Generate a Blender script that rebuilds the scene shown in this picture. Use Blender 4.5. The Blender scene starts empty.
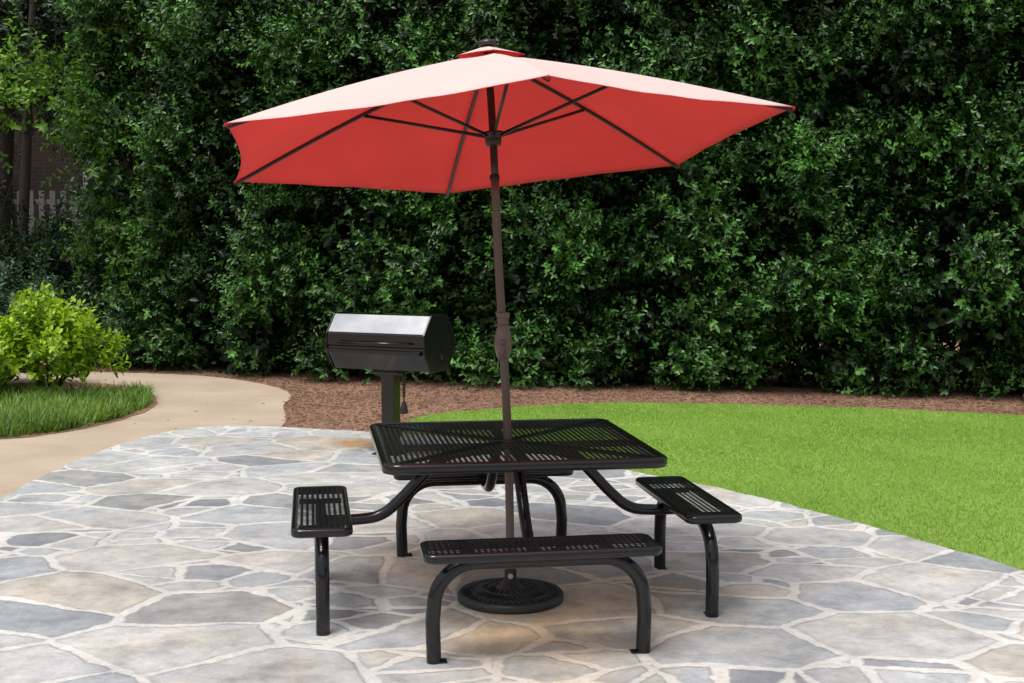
import bpy, bmesh, numpy as np, math, random
from mathutils import Vector, Matrix
random.seed(3)
S=bpy.context.scene
COL=S.collection
pi=math.pi
# ---------------------------------------------------------------- helpers
def link(o): COL.objects.link(o); return o
def empty(name,loc,label=None,cat=None,group=None,rotz=0):
    o=bpy.data.objects.new(name,None); o.location=loc; o.rotation_euler[2]=rotz
    o.empty_display_size=.1
    link(o)
    if label:o["label"]=label
    if cat:o["category"]=cat
    if group:o["group"]=group
    return o
def mobj(name,verts,faces,mat,parent=None,smooth=False,bevel=0,mats=None):
    me=bpy.data.meshes.new(name)
    me.from_pydata([tuple(v) for v in verts],[],[tuple(f) for f in faces]); 
    bm=bmesh.new(); bm.from_mesh(me)
    bmesh.ops.recalc_face_normals(bm,faces=bm.faces); bm.to_mesh(me); bm.free()
    for m in (mats or [mat]): me.materials.append(m)
    if smooth:
        for p in me.polygons:p.use_smooth=True
    o=bpy.data.objects.new(name,me); link(o)
    if parent:o.parent=parent
    if bevel:
        b=o.modifiers.new("b","BEVEL"); b.width=bevel; b.segments=3; b.limit_method='ANGLE'
    return o
class G:
    """geometry accumulator"""
    def __init__(s): s.v=[]; s.f=[]
    def add(s,v,f):
        n=len(s.v); s.v+= [tuple(x) for x in v]; s.f+=[tuple(i+n for i in q) for q in f]; return s
    def box(s,c,d,R=None):
        cx,cy,cz=c; x,y,z=d[0]/2,d[1]/2,d[2]/2
        v=[Vector((a*x,b*y,e*z)) for e in(-1,1) for b in(-1,1) for a in(-1,1)]
        if R is not None: v=[R@q for q in v]
        v=[q+Vector(c) for q in v]
        return s.add(v,[(0,2,3,1),(4,5,7,6),(0,1,5,4),(2,6,7,3),(0,4,6,2),(1,3,7,5)])
    def tube(s,pts,r,n=16,cap=True):
        P=[Vector(p) for p in pts]; R=r if hasattr(r,'__len__') else [r]*len(P)
        T=[]
        for i in range(len(P)):
            a=P[max(i-1,0)]; b=P[min(i+1,len(P)-1)]; T.append((b-a).normalized())
        u=T[0].orthogonal().normalized(); v=[];f=[]
        for i,p in enumerate(P):
            u=(u-T[i]*u.dot(T[i])).normalized(); w=T[i].cross(u)
            for k in range(n):
                a=2*pi*k/n; v.append(p+(u*math.cos(a)+w*math.sin(a))*R[i])
        for i in range(len(P)-1):
            for k in range(n):
                f.append((i*n+k,i*n+(k+1)%n,(i+1)*n+(k+1)%n,(i+1)*n+k))
        if cap:
            f.append(tuple(range(n))[::-1]); f.append(tuple((len(P)-1)*n+k for k in range(n)))
        return s.add(v,f)
    def lathe(s,prof,n=32,origin=(0,0,0),M=None):
        v=[];f=[]
        for r,z in prof:
            for k in range(n):
                a=2*pi*k/n; q=Vector((max(r,1e-4)*math.cos(a),max(r,1e-4)*math.sin(a),z))
                if M is not None:q=M@q
                v.append(q+Vector(origin))
        m=len(prof)
        for i in range(m-1):
            for k in range(n): f.append((i*n+k,i*n+(k+1)%n,(i+1)*n+(k+1)%n,(i+1)*n+k))
        f.append(tuple(range(n))[::-1]); f.append(tuple((m-1)*n+k for k in range(n)))
        return s.add(v,f)
    def obj(s,name,mat,parent=None,smooth=False,bevel=0): return mobj(name,s.v,s.f,mat,parent,smooth,bevel)
def smoothpath(pts,sub=8,closed=False):
    P=[Vector(p) for p in pts]; out=[]; n=len(P)
    rng=range(n if closed else n-1)
    for i in rng:
        if closed: a,b,c,d=P[(i-1)%n],P[i],P[(i+1)%n],P[(i+2)%n]
        else: a,b,c,d=P[max(i-1,0)],P[i],P[i+1],P[min(i+2,n-1)]
        for k in range(sub):
            t=k/sub
            out.append(.5*((2*b)+(c-a)*t+(2*a-5*b+4*c-d)*t*t+(3*b-a-3*c+d)*t**3))
    if not closed: out.append(P[-1])
    return out
def autosmooth(o,ang=40):
    me=o.data
    for p in me.polygons:p.use_smooth=True
    me.set_sharp_from_angle(angle=math.radians(ang))
# ---------------------------------------------------------------- materials
def newmat(name):
    m=bpy.data.materials.new(name); m.use_nodes=True; nt=m.node_tree
    b=nt.nodes["Principled BSDF"]; return m,nt,b
def N(nt,t,**k):
    n=nt.nodes.new(t)
    for a,b in k.items():
        if a in n.inputs: n.inputs[a].default_value=b
        else: setattr(n,a,b)
    return n
def L(nt,a,b): nt.links.new(a,b)
def ramp(nt,stops,interp='LINEAR'):
    r=nt.nodes.new("ShaderNodeValToRGB"); e=r.color_ramp.elements; r.color_ramp.interpolation=interp
    while len(e)<len(stops): e.new(.5)
    for i,(p,c) in enumerate(stops): e[i].position=p; e[i].color=(*c,1) if len(c)==3 else c
    return r
def mixc(nt,fac,a,b,mode='MIX'):
    m=nt.nodes.new("ShaderNodeMix"); m.data_type='RGBA'; m.blend_type=mode
    for s,x in((0,fac),(6,a),(7,b)):
        if hasattr(x,'links'): nt.links.new(x,m.inputs[s])
        elif s==0: m.inputs[0].default_value=x
        else: m.inputs[s].default_value=(*x,1)
    return m.outputs[2]
def math_(nt,op,a,b=0,c=None,clamp=False):
    m=nt.nodes.new("ShaderNodeMath"); m.operation=op; m.use_clamp=clamp
    for i,x in enumerate((a,b) if c is None else (a,b,c)):
        if hasattr(x,'links'): nt.links.new(x,m.inputs[i])
        else:m.inputs[i].default_value=x
    return m.outputs[0]
def coord(nt): return nt.nodes.new("ShaderNodeTexCoord").outputs["Object"]
def bump(nt,b,h,s=.3,d=.01):
    n=N(nt,"ShaderNodeBump"); n.inputs["Strength"].default_value=s; n.inputs["Distance"].default_value=d
    L(nt,h,n.inputs["Height"]); L(nt,n.outputs[0],b.inputs["Normal"])
def noise(nt,co,scale,detail=4,rough=.55):
    n=N(nt,"ShaderNodeTexNoise"); n.inputs["Scale"].default_value=scale; n.inputs["Detail"].default_value=detail; n.inputs["Roughness"].default_value=rough
    L(nt,co,n.inputs["Vector"]); return n
def simple(name,col,rough=.5,metal=0,nscale=30,var=.25,bmp=.0,coat=0,spec=.5):
    m,nt,b=newmat(name); co=coord(nt); n=noise(nt,co,nscale)
    c=mixc(nt,n.outputs[0],[x*(1-var) for x in col],[min(1,x*(1+var)) for x in col])
    L(nt,c,b.inputs["Base Color"]); b.inputs["Metallic"].default_value=metal; b.inputs["Specular IOR Level"].default_value=spec
    r=math_(nt,'MULTIPLY_ADD',n.outputs[0],.16,rough-.08); L(nt,r,b.inputs["Roughness"])
    if coat: b.inputs["Coat Weight"].default_value=coat; b.inputs["Coat Roughness"].default_value=.1
    if bmp: bump(nt,b,n.outputs[0],bmp,.004)
    return m
def leafmat(name,dark,light,rough=.38,trans=.22,spec=.5):
    m,nt,b=newmat(name)
    at=N(nt,"ShaderNodeAttribute"); at.attribute_name="tone"
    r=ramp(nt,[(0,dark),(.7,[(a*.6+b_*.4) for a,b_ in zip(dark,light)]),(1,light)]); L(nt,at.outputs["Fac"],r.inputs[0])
    L(nt,r.outputs[0],b.inputs["Base Color"]); b.inputs["Roughness"].default_value=rough
    b.inputs["Specular IOR Level"].default_value=spec
    if trans>0:
        t=N(nt,"ShaderNodeBsdfTranslucent"); c2=mixc(nt,1.0,r.outputs[0],(1.3,1.5,.5),'MULTIPLY'); L(nt,c2,t.inputs[0])
        mx=N(nt,"ShaderNodeMixShader"); mx.inputs[0].default_value=trans
        L(nt,b.outputs[0],mx.inputs[1]); L(nt,t.outputs[0],mx.inputs[2]); L(nt,mx.outputs[0],nt.nodes["Material Output"].inputs[0])
    return m
M={}
M['black']=simple("black_coating",(.005,.0055,.0065),.18,0,60,.3,.06,0,.55)
M['panel']=simple("black_perforated_coating",(.005,.0055,.007),.24,0,60,.3,.04,0,.45)
M['blackleg']=simple("black_gloss_paint",(.004,.004,.005),.15,0,12,.2,.03,0,.5)
M['iron']=simple("cast_iron_black",(.014,.014,.015),.42,0,80,.4,.3)
M['bronze']=simple("bronze_pole",(.115,.088,.076),.4,.3,20,.15)
M['bronzel']=simple("bronze_bulb",(.145,.108,.093),.35,.25,20,.15)
M['rib']=simple("dark_rib_paint",(.020,.014,.013),.4,.2,20,.15)
M['finial']=simple("dark_finial_plastic",(.02,.016,.018),.4)
M['steel']=simple("dull_steel",(.35,.36,.38),.4,.8,40,.2)
M['bark']=simple("bark",(.035,.028,.023),.9,0,18,.5,.8)
M['grillb']=simple("black_enamel",(.004,.004,.005),.12,0,8,.3,.03,0,.55)
M['grille']=simple("black_end_enamel",(.010,.010,.012),.2,0,8,.3,.03,0,.55)
M['grillt']=simple("lid_sky_reflection",(.60,.62,.68),.17,1,2.2,.65,.04)  # bright metal colour stands in for the black lid's sky reflection
def fabric(name,col,tr,trans,var=.14):
    m,nt,b=newmat(name); co=coord(nt); n=noise(nt,co,1.6,6,.6); w=noise(nt,co,400,1)
    c=mixc(nt,n.outputs[0],[x*(1-var) for x in col],[min(1,x*(1+var)) for x in col])
    L(nt,c,b.inputs["Base Color"]); b.inputs["Roughness"].default_value=.85
    b.inputs["Specular IOR Level"].default_value=.2
    bump(nt,b,w.outputs[0],.15,.001)
    t=N(nt,"ShaderNodeBsdfTranslucent"); t.inputs[0].default_value=(*tr,1)
    mx=N(nt,"ShaderNodeMixShader"); mx.inputs[0].default_value=trans
    L(nt,b.outputs[0],mx.inputs[1]); L(nt,t.outputs[0],mx.inputs[2]); L(nt,mx.outputs[0],nt.nodes["Material Output"].inputs[0])
    return m
M['fabtop']=fabric("sky_highlight_fabric",(.83,.745,.705),(.95,.62,.58),.35,.10)  # pale tone paints the blown-out sky highlight on top of the red cloth
M['fabin']=fabric("red_fabric",(.74,.085,.08),(.93,.12,.11),.42,.3)
M['fabred']=fabric("red_fabric_trim",(.5,.03,.04),(.6,.02,.02),.2)
def flag():
    m,nt,b=newmat("flagstone"); co=coord(nt)
    def warp(src,sc,det,amp,rough=.6):
        w=noise(nt,co,sc,det,rough); mp=N(nt,"ShaderNodeVectorMath",operation='MULTIPLY_ADD'); L(nt,w.outputs["Color"],mp.inputs[0]); mp.inputs[1].default_value=(amp,amp,0); L(nt,src,mp.inputs[2]); return mp.outputs[0]
    wv=warp(warp(warp(co,1.1,1,.2),5,2,.07),19,4,.035,.7)
    def vor(scale,rot,asp):
        mr=N(nt,"ShaderNodeMapping"); mr.inputs["Rotation"].default_value=(0,0,rot); mr.inputs["Scale"].default_value=(1,asp,1); L(nt,wv,mr.inputs[0]); V=[]
        for feat in('F1','DISTANCE_TO_EDGE'):
            v=N(nt,"ShaderNodeTexVoronoi"); v.voronoi_dimensions='2D'; v.feature=feat; v.inputs["Scale"].default_value=scale; v.inputs["Randomness"].default_value=1
            L(nt,mr.outputs[0],v.inputs["Vector"]); V.append(v)
        sp=N(nt,"ShaderNodeSeparateColor"); L(nt,V[0].outputs["Color"],sp.inputs[0])
        return sp,math_(nt,'DIVIDE',V[1].outputs["Distance"],scale)
    sA,dA=vor(1.68,.9,1.3); sB,dB=vor(2.9,.3,1.4)
    sub=math_(nt,'GREATER_THAN',sA.outputs[2],.66)
    dBx=math_(nt,'ADD',dB,math_(nt,'MULTIPLY',math_(nt,'SUBTRACT',1,sub),10))
    dist=math_(nt,'MINIMUM',dA,dBx)
    rnd=math_(nt,'FRACT',math_(nt,'ADD',sA.outputs[0],math_(nt,'MULTIPLY',math_(nt,'MULTIPLY',sub,sB.outputs[0]),.9)))
    pal=ramp(nt,[(0,(.21,.225,.245)),(.12,(.31,.33,.35)),(.3,(.44,.455,.465)),(.46,(.35,.37,.395)),(.6,(.47,.465,.45)),(.76,(.42,.44,.46)),(.88,(.46,.43,.38)),(1,(.26,.27,.285))])
    L(nt,rnd,pal.inputs[0])
    n1=noise(nt,co,3.0,8,.66); n2=noise(nt,co,30,6,.75); n3=noise(nt,co,.7,3); n4=noise(nt,co,1.7,6,.65); n5=noise(nt,wv,6,7,.65)
    r1=ramp(nt,[(.32,(.70,.71,.73)),(.46,(.94,.945,.95)),(.55,(1.04,1.035,1.03)),(.72,(1.32,1.29,1.24))]); L(nt,n1.outputs[0],r1.inputs[0])
    c=mixc(nt,1.0,pal.outputs[0],r1.outputs[0],'MULTIPLY')
    r5=ramp(nt,[(.34,(.78,.78,.78)),(.5,(1,1,1)),(.66,(1.12,1.12,1.11))]); L(nt,n5.outputs[0],r5.inputs[0]); c=mixc(nt,1.0,c,r5.outputs[0],'MULTIPLY')
    r2=ramp(nt,[(.3,(.80,.80,.80)),(.6,(1.05,1.05,1.05))]); L(nt,n2.outputs[0],r2.inputs[0])
    c=mixc(nt,1.0,c,r2.outputs[0],'MULTIPLY')
    wr=ramp(nt,[(.49,(1,1,1)),(.62,(1.08,1.0,.89)),(.75,(1.04,.90,.74))]); L(nt,n4.outputs[0],wr.inputs[0]); c=mixc(nt,.65,c,wr.outputs[0],'MULTIPLY')
    th=math_(nt,'MULTIPLY_ADD',noise(nt,co,3.0,5,.65).outputs[0],.066,-.013)
    d=math_(nt,'SUBTRACT',dist,th)
    mask=math_(nt,'MULTIPLY',d,60,clamp=True)
    mr_=ramp(nt,[(.3,(.45,.44,.42)),(.7,(.64,.635,.61))]); L(nt,n2.outputs[0],mr_.inputs[0])
    mort=mixc(nt,.6,mr_.outputs[0],r1.outputs[0],'MULTIPLY')
    c=mixc(nt,mask,mort,c)
    ed=math_(nt,'MULTIPLY',math_(nt,'ABSOLUTE',math_(nt,'SUBTRACT',d,.009)),80,clamp=True)
    rr=ramp(nt,[(0,(.58,.57,.56)),(1,(1,1,1))]); L(nt,ed,rr.inputs[0])
    ef=math_(nt,'MULTIPLY',math_(nt,'SUBTRACT',n5.outputs[0],.36),3.5,clamp=True)
    c=mixc(nt,ef,c,rr.outputs[0],'MULTIPLY')
    r3=ramp(nt,[(.38,(.94,.94,.94)),(.6,(1.12,1.12,1.12))]); L(nt,n3.outputs[0],r3.inputs[0]); c=mixc(nt,1.0,c,r3.outputs[0],'MULTIPLY')
    for (sx,sy,rad,col) in((-1.25,10.25,.32,(.8,.52,.30)),(.33,5.75,.9,(.96,.80,.61)),(-.3,6.5,.8,(.98,.86,.72)),(.1,5.1,.7,(.98,.86,.73))):
        ds=N(nt,"ShaderNodeVectorMath",operation='DISTANCE'); L(nt,wv,ds.inputs[0]); ds.inputs[1].default_value=(sx+.15,sy+.15,0)
        f=math_(nt,'SUBTRACT',1,math_(nt,'DIVIDE',ds.outputs["Value"],rad),clamp=True)
        f=math_(nt,'MULTIPLY',f,math_(nt,'MULTIPLY',n1.outputs[0],2.8),clamp=True)
        c=mixc(nt,f,c,mixc(nt,1.0,c,col,'MULTIPLY'))
    L(nt,c,b.inputs["Base Color"]); b.inputs["Roughness"].default_value=.62
    h=math_(nt,'ADD',math_(nt,'MULTIPLY',mask,.4),math_(nt,'ADD',math_(nt,'MULTIPLY',n1.outputs[0],1.),math_(nt,'ADD',math_(nt,'MULTIPLY',n2.outputs[0],.25),math_(nt,'MULTIPLY',n5.outputs[0],.4))))
    bump(nt,b,h,.65,.018); return m
M['flag']=flag()
def conc():
    m,nt,b=newmat("aged_concrete"); co=coord(nt); n=noise(nt,co,1.3,6,.6); f=noise(nt,co,130,3,.7)
    r=ramp(nt,[(.3,(.40,.32,.24)),(.7,(.52,.42,.325))]); L(nt,n.outputs[0],r.inputs[0])
    r2=ramp(nt,[(.3,(.7,.7,.7)),(.65,(1.12,1.1,1.08))]); L(nt,f.outputs[0],r2.inputs[0])
    L(nt,mixc(nt,1.,r.outputs[0],r2.outputs[0],'MULTIPLY'),b.inputs["Base Color"]); b.inputs["Roughness"].default_value=.9
    bump(nt,b,f.outputs[0],.3,.004); return m
M['conc']=conc()
def soil():
    m,nt,b=newmat("mulch_soil"); co=coord(nt); n=noise(nt,co,1.1,5); f=noise(nt,co,70,5,.8)
    r=ramp(nt,[(.3,(.25,.135,.09)),(.7,(.38,.225,.15))]); L(nt,n.outputs[0],r.inputs[0])
    r2=ramp(nt,[(.32,(.5,.48,.45)),(.55,(1,1,1)),(.75,(1.5,1.45,1.4))]); L(nt,f.outputs[0],r2.inputs[0])
    L(nt,mixc(nt,1.,r.outputs[0],r2.outputs[0],'MULTIPLY'),b.inputs["Base Color"]); b.inputs["Roughness"].default_value=.95
    bump(nt,b,f.outputs[0],.6,.015); return m
M['soil']=soil()
def turf():
    m,nt,b=newmat("turf"); co=coord(nt); n=noise(nt,co,.9,5); f=noise(nt,co,70,4,.8)
    r=ramp(nt,[(.3,(.19,.32,.045)),(.7,(.28,.41,.075))]); L(nt,n.outputs[0],r.inputs[0])
    r2=ramp(nt,[(.3,(.6,.6,.6)),(.7,(1.2,1.2,1.2))]); L(nt,f.outputs[0],r2.inputs[0])
    L(nt,mixc(nt,1.,r.outputs[0],r2.outputs[0],'MULTIPLY'),b.inputs["Base Color"]); b.inputs["Roughness"].default_value=.9
    bump(nt,b,f.outputs[0],.6,.02); return m
M['turf']=turf()
def brick():
    m,nt,b=newmat("brick"); co=coord(nt)
    mp=N(nt,"ShaderNodeMapping"); mp.inputs["Rotation"].default_value=(pi/2,0,0); L(nt,co,mp.inputs[0])
    t=N(nt,"ShaderNodeTexBrick"); L(nt,mp.outputs[0],t.inputs["Vector"]); t.inputs["Scale"].default_value=1; t.inputs["Brick Width"].default_value=.21; t.inputs["Row Height"].default_value=.075; t.inputs["Mortar Size"].default_value=.008
    t.inputs["Color1"].default_value=(.035,.022,.019,1); t.inputs["Color2"].default_value=(.055,.032,.026,1); t.inputs["Mortar"].default_value=(.055,.052,.05,1)
    L(nt,t.outputs[0],b.inputs["Base Color"]); b.inputs["Roughness"].default_value=.9; return m
M['brick']=brick()
M['glass']=simple("window_glass",(.03,.04,.05),.12,0,4,.2)
M['white']=simple("off_white_paint",(.4,.4,.39),.6)
M['fence']=simple("weathered_grey_wood",(.26,.27,.26),.8,0,10,.3)
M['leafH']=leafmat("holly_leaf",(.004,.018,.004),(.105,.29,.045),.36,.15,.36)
M['leafD']=leafmat("dark_leaf",(.005,.018,.006),(.045,.12,.028),.42,.2,.35)
M['leafT']=leafmat("tree_leaf",(.025,.075,.012),(.20,.40,.05),.42,.4,.4)
M['leafY']=leafmat("yellow_green_leaf",(.10,.22,.010),(.52,.70,.04),.4,.32)
M['leafB']=leafmat("blue_green_leaf",(.04,.085,.05),(.16,.27,.18),.5,.2)
M['blade']=leafmat("grass_blade",(.17,.33,.035),(.44,.62,.14),.6,.35,.2)
M['liri']=leafmat("liriope_blade",(.07,.15,.02),(.30,.44,.08),.45,.3,.4)
M['chip']=leafmat("mulch_chip",(.13,.068,.045),(.52,.34,.24),.9,.0,.1)
# ---------------------------------------------------------------- leaf meshes
def nrm(a): return a/np.maximum(np.linalg.norm(a,axis=-1,keepdims=True),1e-9)
def leafmesh(name,P,D,Nn,Ln,Wd,tone,mat,parent=None,blade=False):
    n=len(P); Sd=np.cross(D,Nn)
    Ln=Ln[:,None]; Wd=Wd[:,None]
    if blade:
        V=np.stack([P-Sd*Wd/2,P+Sd*Wd/2,P+D*Ln*.55+Sd*Wd*.4,P+D*Ln*.55-Sd*Wd*.4,P+D*Ln*.97-Nn*Ln*.28],1); k=5
        loops=np.concatenate([np.array([0,1,2,3]),np.array([3,2,4])]); starts=np.array([0,4]); tot=np.array([4,3]); nl=7
    else:
        V=np.stack([P,P+D*Ln*.28+Sd*Wd*.5+Nn*Wd*.12,P+D*Ln*.72+Sd*Wd*.45+Nn*Wd*.1,P+D*Ln-Nn*Ln*.12,P+D*Ln*.72-Sd*Wd*.45+Nn*Wd*.1,P+D*Ln*.28-Sd*Wd*.5+Nn*Wd*.12],1); k=6
        loops=np.array([0,1,2,3,0,3,4,5]); starts=np.array([0,4]); tot=np.array([4,4]); nl=8
    me=bpy.data.meshes.new(name)
    me.vertices.add(n*k); me.vertices.foreach_set("co",V.reshape(-1).astype(np.float32))
    me.loops.add(n*nl); me.polygons.add(n*2)
    off=np.arange(n)[:,None]
    me.loops.foreach_set("vertex_index",(loops[None]+off*k).reshape(-1).astype(np.int32))
    me.polygons.foreach_set("loop_start",(starts[None]+off*nl).reshape(-1).astype(np.int32))
    try: me.polygons.foreach_set("loop_total",(tot[None]+off*0).reshape(-1).astype(np.int32))
    except Exception: pass
    at=me.attributes.new("tone",'FLOAT','FACE'); at.data.foreach_set("value",np.repeat(np.clip(tone,0,1),2).astype(np.float32))
    me.update(calc_edges=True); me.materials.append(mat)
    o=bpy.data.objects.new(name,me); link(o)
    if parent:o.parent=parent
    return o
def shoots_leaves(rng,C,O,nsh,per,slen,Ls,Ws,out=.8,up=.5,rnd=.6,rad=.16,tone=.45,tvar=.2):
    n=len(C); c=np.repeat(C,nsh,0); o=np.repeat(O,nsh,0); ct=np.repeat(rng.normal(tone,tvar,n),nsh)
    st=c+rng.normal(0,rad,(n*nsh,3))
    d=nrm(o*out+np.array([0,0,up])+rng.normal(0,rnd,(n*nsh,3)))
    ln=rng.uniform(.6,1.2,n*nsh)*slen
    a=nrm(np.cross(d,np.array([.3,.2,.9])+rng.normal(0,.1,d.shape))); b=np.cross(d,a)
    P=[];D=[];NN=[];T=[];Lf=[]
    for k in range(per):
        t=(k+1)/per; ang=k*2.4+rng.uniform(0,1.2,len(d))
        perp=a*np.cos(ang)[:,None]+b*np.sin(ang)[:,None]
        Dk=nrm(d*(.35+.5*t)+perp*.9+rng.normal(0,.2,d.shape)+np.array([0,0,-.12]))
        Nk=nrm(d+np.array([0,0,.35])-Dk*np.sum((d+np.array([0,0,.35]))*Dk,1,keepdims=True)+1e-6)
        P.append(st+d*(ln*t)[:,None]); D.append(Dk); NN.append(Nk); T.append(ct+.35*(t-.5)+rng.normal(0,.12,len(d))); Lf.append(rng.uniform(.7,1.2,len(d))*(1.1-.35*t))
    P=np.concatenate(P);D=np.concatenate(D);NN=np.concatenate(NN);T=np.concatenate(T);Lf=np.concatenate(Lf)
    return P,D,NN,Lf*Ls,Lf*Ws,T
def colsurf(rng,n,rx,ry,h,z0=.1,ex=3.,hollow=None):
    a=rng.uniform(-pi*1.12,pi*.12,n); z=rng.uniform(z0,h,n)
    q=rng.uniform(0,6,5)
    X=np.cos(a)*1.2
    hol=np.sin(X*2.6+z*1.7+q[0])*np.sin(z*2.9-X*2.2+q[1])+.75*np.sin(X*5.5+z*4+q[2])*np.sin(z*6.5-X*4.7+q[3])+.25*np.sin(X*11+q[4])*np.sin(z*12+q[0])
    keep=(hol>hollow) if hollow is not None else np.ones(n,bool)
    lump=.12*np.sin(a*3+z*1.9+q[0])+.26*np.clip(hol,-1.,1.2)
    c,s=np.cos(a),np.sin(a); r=(np.abs(c)**ex+np.abs(s)**ex)**(-1/ex)
    k=1+lump+rng.normal(0,.07,n); k*=np.where(z>h*.8,1-((z-h*.8)/(h*.2))**2*.6,1)
    k*=np.where(z<.5,.9+.2*z,1)
    P=np.stack([c*r*rx*(1+(k-1)*.6),s*r*ry*k,z],1)[keep]; O=nrm(np.stack([c*r,s*r,z*0],1))[keep]
    return P,O,hol[keep]
def trunkparts(name,h,r,parent,seed,limbs=6):
    R=random.Random(seed); g=G()
    pts=[(R.uniform(-.05,.05)*i,R.uniform(-.05,.05)*i,h*i/6-.05) for i in range(7)]
    P=smoothpath(pts,4); g.tube(P,[r*(1-.75*i/len(P)) for i in range(len(P))],10)
    for i in range(limbs):
        b=P[int(len(P)*R.uniform(.2,.9))-1]; a=R.uniform(0,6.28); l=R.uniform(.5,1.)*max(.5,h*.18)
        e=b+Vector((math.cos(a)*l,math.sin(a)*l,l*.9)); m=b.lerp(e,.5)+Vector((0,0,-.08))
        q=smoothpath([b,m,e],4); g.tube(q,[r*.4*(1-.7*j/len(q)) for j in range(len(q))],7)
    return g.obj(name,M['bark'],parent,True)
# ---------------------------------------------------------------- camera
cam=bpy.data.objects.new("camera",bpy.data.cameras.new("camera")); link(cam); S.camera=cam
cam.data.sensor_width=36; cam.data.lens=1278.02/1024*36; cam.data.clip_end=500; cam.data.clip_start=.05
p=.0824; rr=.0018
cam.matrix_world=Matrix.Translation((0,0,1.69))@Matrix.Rotation(pi/2-p,4,'X')@Matrix.Rotation(rr,4,'Z')
# ---------------------------------------------------------------- world/light
w=bpy.data.worlds.new("World"); S.world=w; w.use_nodes=True; nt=w.node_tree
bg=nt.nodes["Background"]; sky=nt.nodes.new("ShaderNodeTexSky"); sky.sky_type='NISHITA'; sky.sun_disc=False
EL,AZ=math.radians(70),math.radians(215)
sky.sun_elevation=EL; sky.sun_rotation=AZ; sky.dust_density=4; sky.air_density=1.0; sky.ozone_density=1
hs=nt.nodes.new("ShaderNodeHueSaturation"); hs.inputs["Saturation"].default_value=.36
nt.links.new(sky.outputs[0],hs.inputs["Color"]); nt.links.new(hs.outputs[0],bg.inputs[0]); bg.inputs[1].default_value=.15
sl=bpy.data.lights.new("sun","SUN"); sl.energy=2.7; sl.angle=math.radians(20); sl.color=(1,.97,.92)
so=bpy.data.objects.new("sun",sl); link(so)
dirv=Vector((math.sin(AZ)*math.cos(EL),math.cos(AZ)*math.cos(EL),math.sin(EL)))
so.rotation_euler=dirv.to_track_quat('Z','Y').to_euler(); so.location=dirv*30
S.view_settings.view_transform='Standard'; S.view_settings.look='None'; S.view_settings.exposure=0
# ---------------------------------------------------------------- ground sheets
def sheet(name,pts,z,mat,sub=0,closed=True,jit=0,seed=1):
    R=random.Random(seed)
    if sub: P=smoothpath([(a,b,z) for a,b in pts],sub,True)
    else: P=[Vector((a,b,z)) for a,b in pts]
    if jit: P=[q+Vector((R.uniform(-jit,jit),R.uniform(-jit,jit),0)) for q in P]
    me=bpy.data.meshes.new(name); bm=bmesh.new(); vs=[bm.verts.new(q) for q in P]; f=bm.faces.new(vs)
    bm.normal_update()
    if f.normal.z<0: bmesh.ops.reverse_faces(bm,faces=bm.faces)
    bmesh.ops.triangulate(bm,faces=bm.faces[:],ngon_method='EAR_CLIP'); bm.to_mesh(me); bm.free()
    me.materials.append(mat); o=bpy.data.objects.new(name,me); link(o); o["kind"]="structure"; return o,[(q.x,q.y) for q in P]
sheet("ground",[(-150,-60),(150,-60),(150,250),(-150,250)],0,M['soil'])
lawnp=[(-.98,10.4),(-.95,11.3),(-.86,11.8),(-.31,12.35),(.89,12.85),(1.9,12.8),(2.87,12.65),(3.8,12.4),(4.85,12.0),(8,11.2),(14,9),(14,0),(3.6,0),(3.1,3),(2.7,5),(2.3,6.3),(1.6,7.6),(.8,8.8),(-.4,10.2)]
_,lawnP=sheet("lawn",lawnp,.004,M['turf'],6,jit=.03)
pathp=[(-2.0,10.8),(-2.27,12.6),(-2.30,13.2),(-2.5,13.9),(-3.05,14.7),(-3.78,15.3),(-4.7,15.6),(-6,15.7),(-8,15.6),(-12,15.5),(-12,1),(-2.5,1),(-2.0,6)]
sheet("path",pathp,.008,M['conc'],4)
islp=[(-4.2,10.45),(-3.9,10.75),(-3.62,11.35),(-3.5,12.3),(-3.66,13.1),(-4.05,13.9),(-4.6,14.4),(-5.5,14.5),(-8,14.3),(-12,14.2),(-12,8.6),(-8,9.1),(-5.3,9.9)]
_,islP=sheet("planting_bed",islp,.013,M['soil'],4,jit=.015)
patp=[(-2.45,11.2),(-2.85,10.95),(-3.12,10.28),(-3.26,9.12),(-3.26,7.98),(-3.2,6.5),(-3.0,4),(-2.6,1),(0,.2),(3.3,1),(3.3,3),(3.0,5),(2.58,6.31),(2.19,7.08),(1.79,7.8),(1.44,8.33),(.91,8.97),(.2,9.8),(-.52,10.55),(-1.21,10.83),(-1.85,11.05)]
sheet("patio",patp,.018,M['flag'],6,jit=.014)
def pip(x,y,poly):
    inside=np.zeros(len(x),bool); n=len(poly)
    for i in range(n):
        x1,y1=poly[i]; x2,y2=poly[(i+1)%n]
        c=((y1>y)!=(y2>y))&(x<(x2-x1)*(y-y1)/((y2-y1)if y2!=y1 else 1e-9)+x1); inside^=c
    return inside
rng=np.random.default_rng(5)
def inview(x,y,m=.5): return np.abs(x)<y*.41+m
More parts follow.
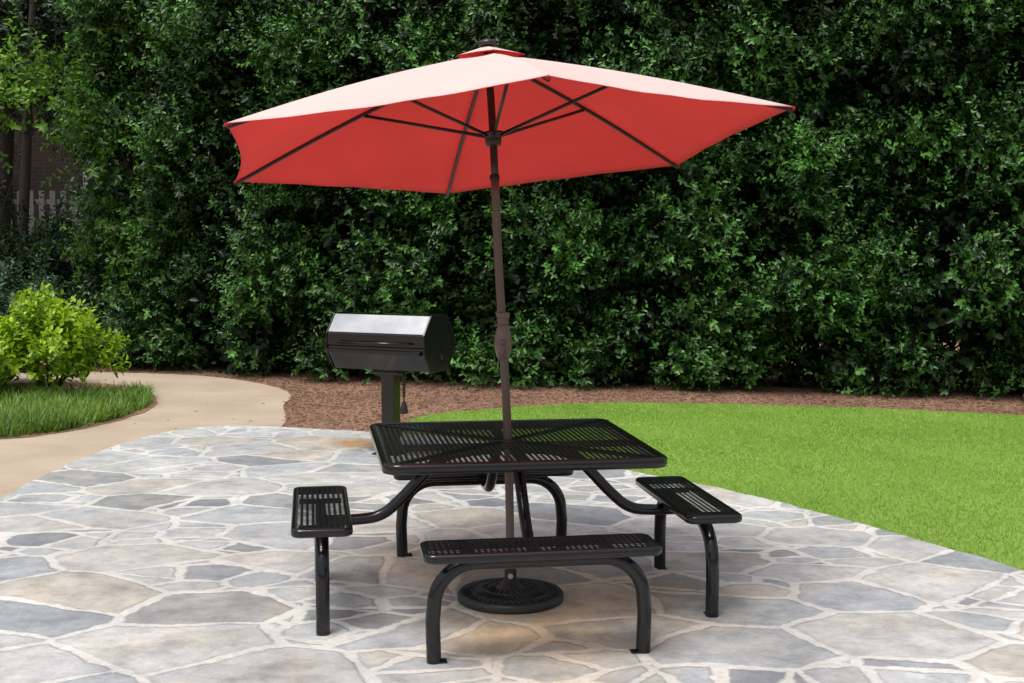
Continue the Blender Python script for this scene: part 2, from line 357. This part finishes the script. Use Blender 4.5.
def blades(name,poly,n,box,hgt,wid,mat,tone,tv,lean,excl=None,z=0,seed=0,tuft=0,pa=1):
    r=np.random.default_rng(seed)
    x=r.uniform(box[0],box[1],n); y=r.uniform(box[2],box[3],n)
    if tuft:
        nt_=n//tuft; tx=r.uniform(box[0],box[1],nt_); ty=r.uniform(box[2],box[3],nt_); idx=r.integers(0,nt_,n)
        x=tx[idx]+r.normal(0,.035,n); y=ty[idx]+r.normal(0,.035,n)
    k=pip(x,y,poly)&inview(x,y)
    if excl is not None:k&=~pip(x,y,excl)
    x=x[k];y=y[k];m=len(x)
    D=nrm(np.stack([r.normal(0,lean,m),r.normal(0,lean,m),np.ones(m)],1))
    if tuft:
        dx=(x-tx[idx[k]])/.035; dy=(y-ty[idx[k]])/.035
        D=nrm(D+np.stack([dx*.35,dy*.35,0*dx],1))
    P=np.stack([x+(0 if tuft else r.normal(0,.02,m)),y+(0 if tuft else r.normal(0,.03,m)),np.full(m,z)],1)
    a=r.uniform(0,2*pi,m); h=np.stack([np.cos(a),np.sin(a),np.zeros(m)],1)
    if tuft: h=-D*np.array([1,1,0])*4+h*.4
    Nn=nrm(h-D*np.sum(h*D,1,keepdims=True))
    if tuft: Nn=np.where(Nn[:,2:3]<0,-Nn,Nn)
    patch=pa*(.14*np.sin(x*2.1+y*1.3)*np.sin(y*1.7-x*.6)+.12*np.sin(x*.9-y*2.3+1)+.08*np.sin(x*5.3+y*4.1))
    o=leafmesh(name,P,D,Nn,r.uniform(.6,1.3,m)*hgt,r.uniform(.7,1.2,m)*wid,tone+patch+r.normal(0,tv,m),mat,None,True); return o
patP=[(q.x,q.y) for q in smoothpath([(a,b,0) for a,b in patp],6,True)]
o=blades("lawn_grass",lawnP,250000,(-1,6.5,5.6,12.9),.023,.004,M['blade'],.54,.15,.6,excl=patP,z=.003,seed=1,pa=.8); o["kind"]="stuff"
cx_,cy_=-5.6,12.2
isl2=[(x+(x-cx_)*-.03,y+(y-cy_)*-.01) for x,y in islP]
o=blades("border_grass",isl2,52000,(-6.8,-3.4,9.3,13.3),.18,.0085,M['liri'],.5,.22,.32,z=.0,seed=2,tuft=28); o["kind"]="stuff"
# mulch chips
n=90000; x=rng.uniform(-6,6.5,n); y=rng.uniform(10.6,16.5,n)
k=inview(x,y)&(~pip(x,y,lawnP)|(rng.uniform(0,1,n)<.004))&~pip(x,y,patP)&(y<15.4+np.clip(-x,-2.2,2)*.6)
pathP=[(q.x,q.y) for q in smoothpath([(a,b,0) for a,b in pathp],4,True)]
k&=~(pip(x,y,pathP)&(rng.uniform(0,1,n)>.006)); x=x[k];y=y[k];m=len(x)
a=rng.uniform(0,2*pi,m); D=nrm(np.stack([np.cos(a),np.sin(a),rng.normal(0,.15,m)],1)); Nn=nrm(np.stack([rng.normal(0,.25,m),rng.normal(0,.25,m),np.ones(m)],1)); Nn=nrm(Nn-D*np.sum(D*Nn,1,keepdims=True))
o=leafmesh("mulch",np.stack([x,y,rng.uniform(.006,.016,m)],1),D,Nn,rng.uniform(.015,.055,m),rng.uniform(.003,.007,m),rng.beta(2.5,2,m),M['chip']); o["kind"]="stuff"
# ---------------------------------------------------------------- hedge trees
def crown_data(seed):
    r=np.random.default_rng(seed)
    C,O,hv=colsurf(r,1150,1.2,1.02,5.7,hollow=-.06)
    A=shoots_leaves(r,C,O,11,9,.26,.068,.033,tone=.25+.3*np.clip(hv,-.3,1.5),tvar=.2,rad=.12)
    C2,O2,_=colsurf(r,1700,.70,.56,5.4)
    B=shoots_leaves(r,C2,O2,2,6,.35,.14,.075,tone=.0,tvar=.03)  # inner leaves coloured near-black, shadow inside the crown put into leaf tone
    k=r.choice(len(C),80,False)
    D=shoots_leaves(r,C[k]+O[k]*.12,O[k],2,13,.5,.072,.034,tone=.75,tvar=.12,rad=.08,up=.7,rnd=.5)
    return [np.concatenate([u,v,x]) for u,v,x in zip(A,B,D)]
hedgeline=[(-4.05,17.2),(-2.85,16.35),(-1.3,15.75),(.3,15.4),(1.9,15.15),(3.5,14.85),(5.1,14.35),(6.7,13.8),(-11.2,24)]
base=[]
for i,(hx,hy) in enumerate(hedgeline):
    v=i%4
    e=empty("hedge_tree",(hx,hy,0),"tall dense dark green evergreen hedge tree at the mulch bed" if i<8 else "dark evergreen tree shading the front of the brick building","hedge","evergreen trees forming the tall hedge",rotz=[.1,-.05,.15,-.1,.05][i%5]-.12)
    if i<4:
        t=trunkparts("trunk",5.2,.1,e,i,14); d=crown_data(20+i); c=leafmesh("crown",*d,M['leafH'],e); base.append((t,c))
    else:
        for s in base[v]:
            q=s.copy(); COL.objects.link(q); q.parent=e
    e.scale=(-1 if 4<=i<8 else 1,1,1+.05*math.sin(i*2.3)) if i<8 else (1.15,1.1,1.25)
def shrub(name,loc,rx,ry,h,mat,nc,nsh,per,slen,Ls,Ws,label,cat,seed,tone=.45,tvar=.18,up=.5,group=None,z0=.12):
    r=np.random.default_rng(seed); e=empty(name,loc,label,cat,group)
    a=r.uniform(0,2*pi,nc); u=r.uniform(0,1,nc)**.8; ph=u*pi/2
    k=1+r.normal(0,.13,nc)+.16*np.sin(a*3+seed)+.13*np.sin(a*5+ph*4)
    C=np.stack([np.cos(a)*np.cos(ph)**.6*rx*k,np.sin(a)*np.cos(ph)**.6*ry*k,z0+np.sin(ph)*(h-z0)*k],1)
    fill=r.uniform(.45,.95,nc)[:,None]; C=np.where(r.uniform(0,1,(nc,1))<.35,C*fill,C)
    C[:,2]=np.maximum(C[:,2],z0)
    O=nrm(C-np.array([0,0,h*.35]))
    leafmesh("foliage",*shoots_leaves(r,C,O,nsh,per,slen,Ls,Ws,up=up,rad=slen*.4,tone=tone,tvar=tvar),mat,e)
    g=G(); R=random.Random(seed)
    for i in range(11):
        a=R.uniform(0,6.28); q=smoothpath([(R.uniform(-.03,.03),R.uniform(-.03,.03),-.03),(math.cos(a)*rx*.35,math.sin(a)*ry*.35,h*.35),(math.cos(a)*rx*.7,math.sin(a)*ry*.7,h*.75)],5)
        g.tube(q,[.016*(1-.6*j/len(q)) for j in range(len(q))],7)
    g.obj("stem",M['bark'],e,True)
    return e
shrub("yellow_shrub",(-4.78,13.15,.013),.52,.5,.74,M['leafY'],66,7,8,.2,.09,.046,"bright yellow-green leafy shrub in the grass border bed","shrub",7,tone=.6,up=.65,z0=.30)
shrub("yellow_shrub",(-5.55,12.8,.013),.5,.5,.58,M['leafY'],52,7,8,.19,.09,.046,"smaller yellow-green shrub at the edge of the bed","shrub",17,tone=.55,up=.6,z0=.25)
shrub("blue_green_shrub",(-5.65,14.1,.013),.6,.5,.98,M['leafB'],110,9,9,.17,.065,.03,"grey-green leafy shrub behind the yellow-green shrub","shrub",8,z0=.2)
for i,(sx,sy,sr,sh) in enumerate([(-6.9,18.8,1.4,1.45),(-8.9,19.4,1.5,1.6),(-5.3,17.3,.8,.8)]):
    shrub("background_shrub",(sx,sy,0),sr,sr,sh,M['leafD'],240,9,8,.25,.085,.04,"dark green rounded shrub below the trees by the hedge","shrub",30+i,tone=.35,group="dark shrubs beside the path")
def tree(loc,h,r,crown_c,crown_r,n,mat,seed,label,group=None,Ls=.1,Ws=.045,lean=(0,0),low=.35,tone=.5):
    e=empty("tree",loc,label,"tree",group); g=G()
    P=smoothpath([(0,0,-.1),(lean[0]*.3,lean[1]*.3,h*.3),(lean[0]*.55,lean[1]*.55,h*.6),(lean[0],lean[1],h)],6)
    g.tube(P,[r*(1.15-.8*i/len(P)) for i in range(len(P))],12)
    R=random.Random(seed); r_=np.random.default_rng(seed)
    Cs=[]
    for i in range(n):
        b=P[int(len(P)*R.uniform(low,.98))]; v=Vector((R.gauss(0,1),R.gauss(0,1),R.gauss(0,1))).normalized()*R.uniform(.4,1)**.4
        c=Vector(crown_c)+Vector((v.x*crown_r[0],v.y*crown_r[1],v.z*crown_r[2]))
        Cs.append(c)
        if i%6==0:
            q=smoothpath([b,b.lerp(c,.5)+Vector((0,0,.15)),c],5); g.tube(q,[r*.22*(1-.8*j/len(q)) for j in range(len(q))],6)
    g.obj("trunk",M['bark'],e,True)
    C=np.array([tuple(c) for c in Cs]); O=nrm(C-np.array(crown_c))
    leafmesh("crown",*shoots_leaves(r_,C,O,10,9,.42,Ls,Ws,out=.6,up=.1,rad=.22,tone=tone),mat,e); return e
tree((-4.6,16.3,0),4.6,.05,(0,0,3.0),(.65,.6,1.9),48,M['leafT'],51,"slender green leafy tree at the end of the hedge",Ls=.10,Ws=.045,tone=.30)
tree((-7.6,19.5,0),8,.085,(.2,0,5.3),(2.2,1.6,1.5),100,M['leafD'],52,"dark-trunked shade tree among the shrubs",lean=(.7,0),low=.6,tone=.3)
tree((-8.9,22,0),9,.13,(.5,0,5.4),(2.8,2.0,1.9),150,M['leafD'],53,"tall dark-trunked tree standing before the brick building",lean=(.8,0),low=.6,tone=.3)
tree((-6.3,20.5,0),8,.055,(0,0,5.0),(1.5,1.4,1.6),100,M['leafD'],54,"thin-trunked tree standing before the brick building",lean=(-.5,0),low=.5,tone=.3)
tree((-7.2,21.5,0),8,.07,(0,0,5.6),(1.8,1.4,1.5),90,M['leafD'],56,"thin dark tree standing before the brick building",lean=(.9,0),low=.6,tone=.3)
tree((-6.9,17.4,0),5,.035,(0,0,3.5),(.8,.7,.5),20,M['leafT'],55,"small light green tree beside the path",lean=(-.3,0),tone=.65,Ls=.11,Ws=.05)
# garden fence glimpsed below the trees
e=empty("garden_fence",(-8.2,23.5,0),"weathered grey slatted garden fence behind the dark shrubs","fence")
g=G()
for z in(.5,1.5,2.3): g.box((0,.03,z),(4.4,.04,.09))
g.obj("rail",M['fence'],e)
g=G()
for i in range(23): g.box((-2.2+i*.2,-.012,1.25),(.10,.022,2.5))
g.obj("slat_screen",M['fence'],e)
# brick building
e=empty("brick_building",(-4,29,0),"long red brick building behind the trees and hedge","building")
mobj("wall",*(lambda g:(g.v,g.f))(G().box((0,0,4.6),(44,6,9.4))),M['brick'],e)
for i in range(11):
    wx=-20+i*4
    if i==0:
        wf=G(); 
        for c,d in(((0,0,.75),(1.3,.1,.09)),((0,0,-.75),(1.3,.1,.09)),((-.6,0,0),(.09,.1,1.41)),((.6,0,0),(.09,.1,1.41)),((0,0,0),(1.11,.06,.05))): wf.box(c,d)
        W=mobj("window",*(lambda g:(g.v,g.f))(G().box((0,0,0),(1.11,.04,1.41))),M['glass'],e); W.location=(wx,-3.01,2.4)
        F=wf.obj("frame",M['white'],W); F.location=(0,-.02,0)
    else:
        q=W.copy(); COL.objects.link(q); q.parent=e; q.location=(wx,-3.01,2.4)
        f=F.copy(); COL.objects.link(f); f.parent=q
# ---------------------------------------------------------------- picnic table
TC=(-.0209,5.8129,.018); YAW=.1585
T=empty("picnic_table",TC,"black perforated metal picnic table with four attached bench seats","picnic table",rotz=YAW)
def rrect(hx,hy,r,z=0,seg=7):
    out=[]
    for cx,cy,a0 in((hx-r,hy-r,0),(-hx+r,hy-r,pi/2),(-hx+r,-hy+r,pi),(hx-r,-hy+r,1.5*pi)):
        for k in range(seg+1):
            a=a0+pi/2*k/seg; out.append((cx+r*math.cos(a),cy+r*math.sin(a)))
    return out
def rim(g,hx,hy,r,ztop,height,width):
    prof=[(width,-.004),(width*.72,0),(.014,0),(.007,-.002),(.002,-.007),(0,-.014),(0,-height+.01),(.004,-height+.003),(.012,-height),(width,-height)]
    rings=[]
    for ins,dz in prof:
        rings.append([(x,y,ztop+dz) for x,y in rrect(hx-ins,hy-ins,max(r-ins,.012))])
    n=len(rings[0]); v=[q for ring in rings for q in ring]; f=[]
    m=len(rings)
    for i in range(m):
        for k in range(n):
            j=(i+1)%m; f.append((i*n+k,i*n+(k+1)%n,j*n+(k+1)%n,j*n+k))
    g.add(v,f)
def perf(g,cells,z,pu,pv,hu,hv,th):
    def ring(a,b,c):
        return [(a-c,b),(a,b-c),(a,-b+c),(a-c,-b),(-a+c,-b),(-a,-b+c),(-a,b-c),(-a+c,b)]
    a,b=(pu/2,pv/2); outer=[(a-.001,b),(a,b-.001),(a,-b+.001),(a-.001,-b),(-a+.001,-b),(-a,-b+.001),(-a,b-.001),(-a+.001,b)]
    inn=ring(hu/2,hv/2,min(hu,hv)*.30); mid=ring(hu/2+.0010,hv/2+.0010,min(hu,hv)*.32)
    for cx,cy,ro in cells:
        O=[(cx+q[0],cy+q[1],z) for q in outer]; Mi=[(cx+q[0],cy+q[1],z-.0002) for q in mid]; I=[(cx+q[0],cy+q[1],z-.0009) for q in inn]; B=[(x,y,z-th) for x,y,_ in I]; OB=[(x,y,z-th) for x,y,_ in O]
        v=O+Mi+I+B+OB; f=[]
        for k in range(8):
            j=(k+1)%8
            f+= [(k,j,8+j,8+k),(8+k,8+j,16+j,16+k),(16+k,16+j,24+j,24+k),(24+k,24+j,32+j,32+k)]
        g.add(v,f)
PU=PV=.0240; HU,HV=.0152,.0172
SZ=.6053; g=G(); rim(g,SZ,SZ,.075,.744,.045,.036)
top=g.obj("table_top",M['black'],T); autosmooth(top,50)
g=G(); cells=[]
for i in range(-24,25):
    for j in range(-24,25):
        u=i*PU; v=j*PV
        if abs(abs(v)-abs(u))>.006: cells.append((u,v,False))
cells=[c for c in cells if math.hypot(c[0],c[1])>.05]
perf(g,cells,.739,PU,PV,HU,HV,.0022)
for s in(1,-1):
    R=Matrix.Rotation(s*pi/4,3,'Z'); g.box((0,0,.736+.0004*s),((SZ-.03)*2*1.40,.028,.0122),R)
g.lathe([(.027,.70),(.06,.70),(.065,.735),(.063,.744),(.03,.746),(.027,.74)],28)
o=mobj("perforated_panel",g.v,g.f,M['panel'],top)
g=G()
for s in(0,1):
    R=Matrix.Rotation(s*pi/2,3,'Z')
    g.box((0,0,.711-.001*s),(SZ*2-.09,.05,.026),R)
g.obj("under_frame",M['blackleg'],T,bevel=.003)
SO,SL,SW,SB=.8497,.4722,.1288,.431; zt=.4775-.018
def copytree(o,parent):
    q=o.copy(); COL.objects.link(q); q.parent=parent
    for ch in list(o.children): copytree(ch,q)
    return q
for k in range(4):
    R=Matrix.Rotation(k*pi/2,4,'Z')
    if k==0:
        g=G(); rim(g,SL,SW,.045,0,.038,.025) 
        seat=g.obj("seat",M['black'],T); autosmooth(seat,50)
        g=G(); cells=[(i*PU,j*PV,False) for i in range(-18,19) for j in range(-4,5)]
        perf(g,cells,-.003,PU,PV,HU,HV,.0022)
        mesh=mobj("perforated_panel",g.v,g.f,M['panel'],seat)
        g=G(); a=SB-.008; H=zt-.066; r=.17
        pts=[(-a,0,0),(-a-.005,0,H-r-.06)]
        for q in range(13):
            t=pi-pi/2*q/12; pts.append((-a+r+r*math.cos(t),0,H-r+r*math.sin(t)))
        for q in range(13):
            t=pi/2-pi/2*q/12; pts.append((a-r+r*math.cos(t),0,H-r+r*math.sin(t)))
        pts+=[(a+.005,0,H-r-.06),(a,0,0)]
        g.tube(pts,.0295,20); leg=g.obj("leg_frame",M['blackleg'],T); autosmooth(leg,50)
        for sx in(-1,1):
            g=G(); g.box((sx*(a-.014),-.0,.003),(.075,.048,.006)); g.lathe([(.007,.006),(.007,.012),(.003,.014)],6,(sx*(a-.042),0,0))
            g.obj("foot_plate",M['blackleg'],leg,bevel=.002)
        for sx in(-.28,.28):
            g=G(); g.box((sx,0,-.038),(.05,SW*2-.06,.012)); g.obj("bracket",M['blackleg'],seat)
        g=G(); path=smoothpath([(0,-.02,zt-.066),(0,.16,zt-.068),(0,.27,zt-.05),(0,.36,zt+.02),(0,.50,zt+.165),(0,.58,zt+.215),(0,.70,zt+.235),(0,.80,zt+.237)],8)
        g.tube(path,.0255,18); arm=g.obj("support_arm",M['blackleg'],T); autosmooth(arm,60)
        for ob,zz in((seat,zt),(leg,0),(arm,0)): ob.location=(0,-SO,zz)
        proto=(seat,leg,arm)
    else:
        for s_,zz in zip(proto,(zt,0,0)):
            ob=copytree(s_,T); ob.location=(R@Vector((0,-SO,zz))); ob.rotation_euler[2]=k*pi/2
# ---------------------------------------------------------------- umbrella base
B=Vector((-.0209,5.8129,.018))
UB=empty("umbrella_base",B+Vector((.016,-.03,0)),"round black cast iron umbrella base on the flagstones","umbrella base")
g=G(); g.lathe([(.225,0),(.236,.006),(.236,.026),(.228,.036),(.216,.038),(.210,.034),(.175,.040),(.172,.043),(.166,.043),(.163,.040),(.118,.046),(.115,.050),(.108,.050),(.105,.046),(.07,.054),(.055,.062),(.045,.075),(.032,.08),(.028,.085)],72)
for k in range(48):
    a=2*pi*k/48
    for r0,r1,z0,z1 in((.178,.208,.0405,.036),(.121,.160,.047,.042),(.072,.103,.055,.049)):
        if r0<.1 and k%2: continue
        sg=1 if r0>.15 or r0<.1 else -1
        g.tube([(r0*math.cos(a),r0*math.sin(a),z0),((r0+r1)/2*math.cos(a+.04*sg),(r0+r1)/2*math.sin(a+.04*sg),(z0+z1)/2+.001),(r1*math.cos(a+.07*sg),r1*math.sin(a+.07*sg),z1)],.004,6)
o=g.obj("weight",M['iron'],UB); autosmooth(o,50); o.scale=(1.04,1.04,1.1)
g=G(); g.lathe([(.028,.06),(.028,.20),(.031,.202),(.031,.225),(.023,.228)],24)
o=g.obj("socket",M['iron'],UB); autosmooth(o,50)
g=G(); g.tube([(0,-.026,.13),(0,-.07,.13)],.006,8); g.lathe([(.013,0),(.014,.006),(.013,.012)],6,(0,-.072,.13),Matrix.Rotation(pi/2,3,'X')); g.obj("knob",M['steel'],UB)
# ---------------------------------------------------------------- umbrella
n=Vector((-.069,.111,1)).normalized()
e1=(Vector((1,0,0))-n*n.x).normalized(); e2=n.cross(e1)
R0=1.338; az=-1.383
adj=[(-.021,0,-.007),(.029,0,0),(-.041,0,-.01),(-.011,0,-.011),(.005,0,-.01),(.004,0,-.004)]
C=Vector((-.102,5.873,2.10))-B; AP=C+n*.425+Vector((.018,0,0))
HB=C+Vector((.014,0,.045))
corn=[C+(e1*math.cos(az+k*pi/3)+e2*math.sin(az+k*pi/3))*R0+Vector(adj[k]) for k in range(6)]
U=empty("patio_umbrella",B,"red patio umbrella with pale sky-lit top standing through the table","umbrella")
def rib(k,s): 
    k%=6; return AP.lerp(corn[k],s)+n*.022*math.sin(pi*min(s,1))
v=[];f=[]; ns,ntt=22,16
for k in range(6):
    off=len(v)
    for i in range(ns+1):
        s=.03+.97*i/ns
        a=rib(k,s); b=rib(k+1,s)
        for j in range(ntt+1):
            t=j/ntt; q=a.lerp(b,t); m=4*t*(1-t)
            inw=AP-q; inw-=n*inw.dot(n); inw.normalize()
            q=q+inw*(.042*m*s**5)-n*(.016*m*math.sin(pi*s*.9)+.003*m*s*math.sin(9*s+k)+.002*m*s*s*math.sin(23*t+k*2))
            v.append(q)
    w_=ntt+1
    for i in range(ns):
        for j in range(ntt): f.append((off+i*w_+j,off+i*w_+j+1,off+(i+1)*w_+j+1,off+(i+1)*w_+j))
def shell(name,v,f,parent):
    me=bpy.data.meshes.new(name); bm=bmesh.new()
    bv=[bm.verts.new(q) for q in v]
    for q in f: bm.faces.new([bv[i] for i in q])
    bmesh.ops.remove_doubles(bm,verts=bm.verts,dist=.0005); bmesh.ops.recalc_face_normals(bm,faces=bm.faces)
    if sum(fc.normal.z for fc in bm.faces)<0: bmesh.ops.reverse_faces(bm,faces=bm.faces)
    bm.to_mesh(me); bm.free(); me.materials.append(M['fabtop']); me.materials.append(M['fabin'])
    for p_ in me.polygons:p_.use_smooth=True
    me.set_sharp_from_angle(angle=math.radians(12))
    ob=bpy.data.objects.new(name,me); link(ob); ob.parent=parent
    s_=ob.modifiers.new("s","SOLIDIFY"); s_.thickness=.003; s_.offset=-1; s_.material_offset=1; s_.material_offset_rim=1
    return ob
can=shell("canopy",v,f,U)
# vent cap
v=[];f=[]; AV=AP+n*.035; cs=.13
for k in range(6):
    off=len(v)
    for i in range(7):
        s=.1+.9*i/6
        a=AV.lerp(AP.lerp(corn[k],cs)+n*.026,s); b=AV.lerp(AP.lerp(corn[(k+1)%6],cs)+n*.026,s)
        for j in range(9):
            t=j/8; q=a.lerp(b,t); q=q+(AV-q).normalized()*.018*4*t*(1-t)*s; v.append(q)
    for i in range(6):
        for j in range(8): f.append((off+i*9+j,off+i*9+j+1,off+(i+1)*9+j+1,off+(i+1)*9+j))
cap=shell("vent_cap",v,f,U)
g=G(); q=[]
for k in range(6):
    a=AP.lerp(corn[k],cs)+n*.026; b=AP.lerp(corn[(k+1)%6],cs)+n*.026
    for t in range(8):
        x=a.lerp(b,t/8); q.append(x+(AV-x).normalized()*.018*4*(t/8)*(1-t/8)-n*.002)
q.append(q[0]); g.tube(q,.003,6,False)
g.obj("cap_trim",M['fabred'],cap,True)
Mn=Matrix((e1,e2,n)).transposed()
g=G(); g.lathe([(.02,0),(.040,.003),(.045,.012),(.036,.026),(.014,.034)],20,AV-n*.006,Mn); g.obj("finial",M['finial'],U,True)
for k in range(6):
    g=G(); P=[rib(k,.04+.955*i/14)-n*.016 for i in range(15)]
    g.tube(P,.0092,8); o=g.obj("rib",M['rib'],U,True)
    g=G(); g.tube([HB+(corn[k]-C).normalized()*.035,rib(k,.47)-n*.024],.008,8); g.obj("strut",M['rib'],U,True)
    g=G(); q=corn[k]; dd=(q-rib(k,.9)).normalized(); g.tube([q-dd*.05-n*.012,q+dd*.002-n*.008],.009,8); g.obj("tip_pocket",M['fabred'],U,True)
pp=smoothpath([(.016,-.03,.06),(.012,-.014,.4),(.002,.008,.76),(-.020,.02,1.2),(-.044,.035,1.6),tuple(HB),tuple(AP)],8)
cut=next(i for i,q in enumerate(pp) if q.z>1.9)
g=G(); g.tube(pp[:cut+1],.0195,20); g.obj("pole",M['bronze'],U,True)
g=G(); g.tube(pp[cut:],.0175,20); g.lathe([(.0195,0),(.023,.004),(.023,.03),(.018,.034)],20,pp[cut]-Vector((0,0,.017)),Mn); g.obj("upper_pole",M['rib'],U,True)
hc=Vector((-.020,.02,1.2))
prof=[(.0205+.0205*math.sin(pi*min(1,max(0,(i/14))))**.8,-.095+.165*i/14) for i in range(15)]
g=G(); g.lathe(prof+[(.026,.073),(.026,.10),(.031,.102),(.031,.122),(.021,.125)],28,hc)
cr=g.obj("crank_housing",M['bronzel'],U); autosmooth(cr,45)
g=G(); hx0=hc+Vector((.0,-.035,-.01)); g.lathe([(.014,0),(.014,.014),(.010,.018)],14,hx0,Matrix.Rotation(pi/2,3,'X')); g.tube([hx0+Vector((0,-.012,0)),hx0+Vector((.012,-.022,-.045))],.005,8); g.obj("handle",M['bronze'],cr,True)
g=G(); g.lathe([(.021,-.05),(.034,-.045),(.038,-.02),(.038,0),(.048,.003),(.048,.015),(.02,.017)],24,HB,Mn); g.obj("runner",M['rib'],U,True)
g=G(); g.lathe([(.02,-.07),(.045,-.065),(.045,-.04),(.02,-.038)],20,AP,Mn); g.obj("top_hub",M['rib'],U,True)
# ---------------------------------------------------------------- grill
GR=empty("pedestal_grill",(-.93,9.75,.018),"black covered charcoal grill on a square pedestal post","grill",rotz=-.42)
gl=.41
def prism(sc,x0,x1):
    n_=len(sc); v=[(x,y,z) for x in(x0,x1) for y,z in sc]; f=[tuple(range(n_))[::-1],tuple(range(n_,2*n_))]
    for k in range(n_): f.append((k,(k+1)%n_,n_+(k+1)%n_,n_+k))
    return v,f
sec=[(-.240,.845),(-.240,.935),(-.125,1.075),(.125,1.075),(.240,.935),(.240,.845)]
seclow=[(-.234,.841),(-.234,.79),(-.14,.66),(.14,.66),(.234,.79),(.234,.841)]
lo=mobj("firebox",*prism(seclow,-gl,gl),M['grillb'],GR,bevel=.004)
li=mobj("lid",*prism(sec,-gl-.004,gl+.004),M['grillb'],GR,bevel=.004)
dv=Vector((0,.115,.140)).normalized(); nv=Vector((0,-.140,.115)).normalized()
a0=Vector((0,-.240,.935))+dv*.012; a1=Vector((0,-.125,1.075))-dv*.003
g=G(); v=[]
for x in(-gl+.002,gl-.002):
    for q in(a0,a1):
        for s in(.001,.004): v.append(q+nv*s+Vector((x,0,0)))
g.add(v,[(0,1,3,2),(4,6,7,5),(0,4,5,1),(2,3,7,6),(1,5,7,3),(0,2,6,4)]); g.obj("hood_highlight",M['grillt'],li)  # added sheet over the black lid slope, carries the painted sky reflection
for sx in(-1,1):
    v,f=prism([(-.246,.80),(-.246,.938),(-.128,1.082),(.128,1.082),(.246,.938),(.246,.80),(.145,.652),(-.145,.652)],sx*(gl+.006),sx*(gl+.012))
    ep=mobj("end_plate",v,f,M['grille'],GR,bevel=.001)
g=G(); g.lathe([(.022,0),(.022,.006),(.008,.010)],20,(gl+.012,0.03,.76),Matrix.Rotation(pi/2,3,'Y')); g.obj("vent",M['iron'],GR)
g=G(); g.tube([(-gl+.10,-.275,.872),(gl-.10,-.275,.872)],.009,12)
for sx in(-1,1): g.tube([(sx*(gl-.13),-.275,.872),(sx*(gl-.13),-.232,.875)],.006,8)
g.obj("handle",M['grillb'],GR,True)
g=G(); g.box((-.015,-.252,.803),(gl*2,.05,.03)); g.obj("shelf",M['grillb'],GR,bevel=.004)
g=G(); g.box((0,0,.30),(.108,.108,.66)); g.box((0,0,.632),(.24,.22,.02)); g.box((0,0,.004),(.22,.22,.012)); g.obj("post",M['grillb'],GR,bevel=.004)
g=G(); g.tube([(.17,-.1,.66),(.17,-.1,.42)],.006,8); g.lathe([(.012,.42),(.016,.41),(.03,.36),(.033,.335),(.02,.33)],16,(.17,-.1,0)); 
for i in range(8): g.lathe([(.011,.46+i*.02),(.014,.468+i*.02),(.011,.476+i*.02)],10,(.17,-.1,0))
g.obj("pull_chain",M['iron'],GR,True)
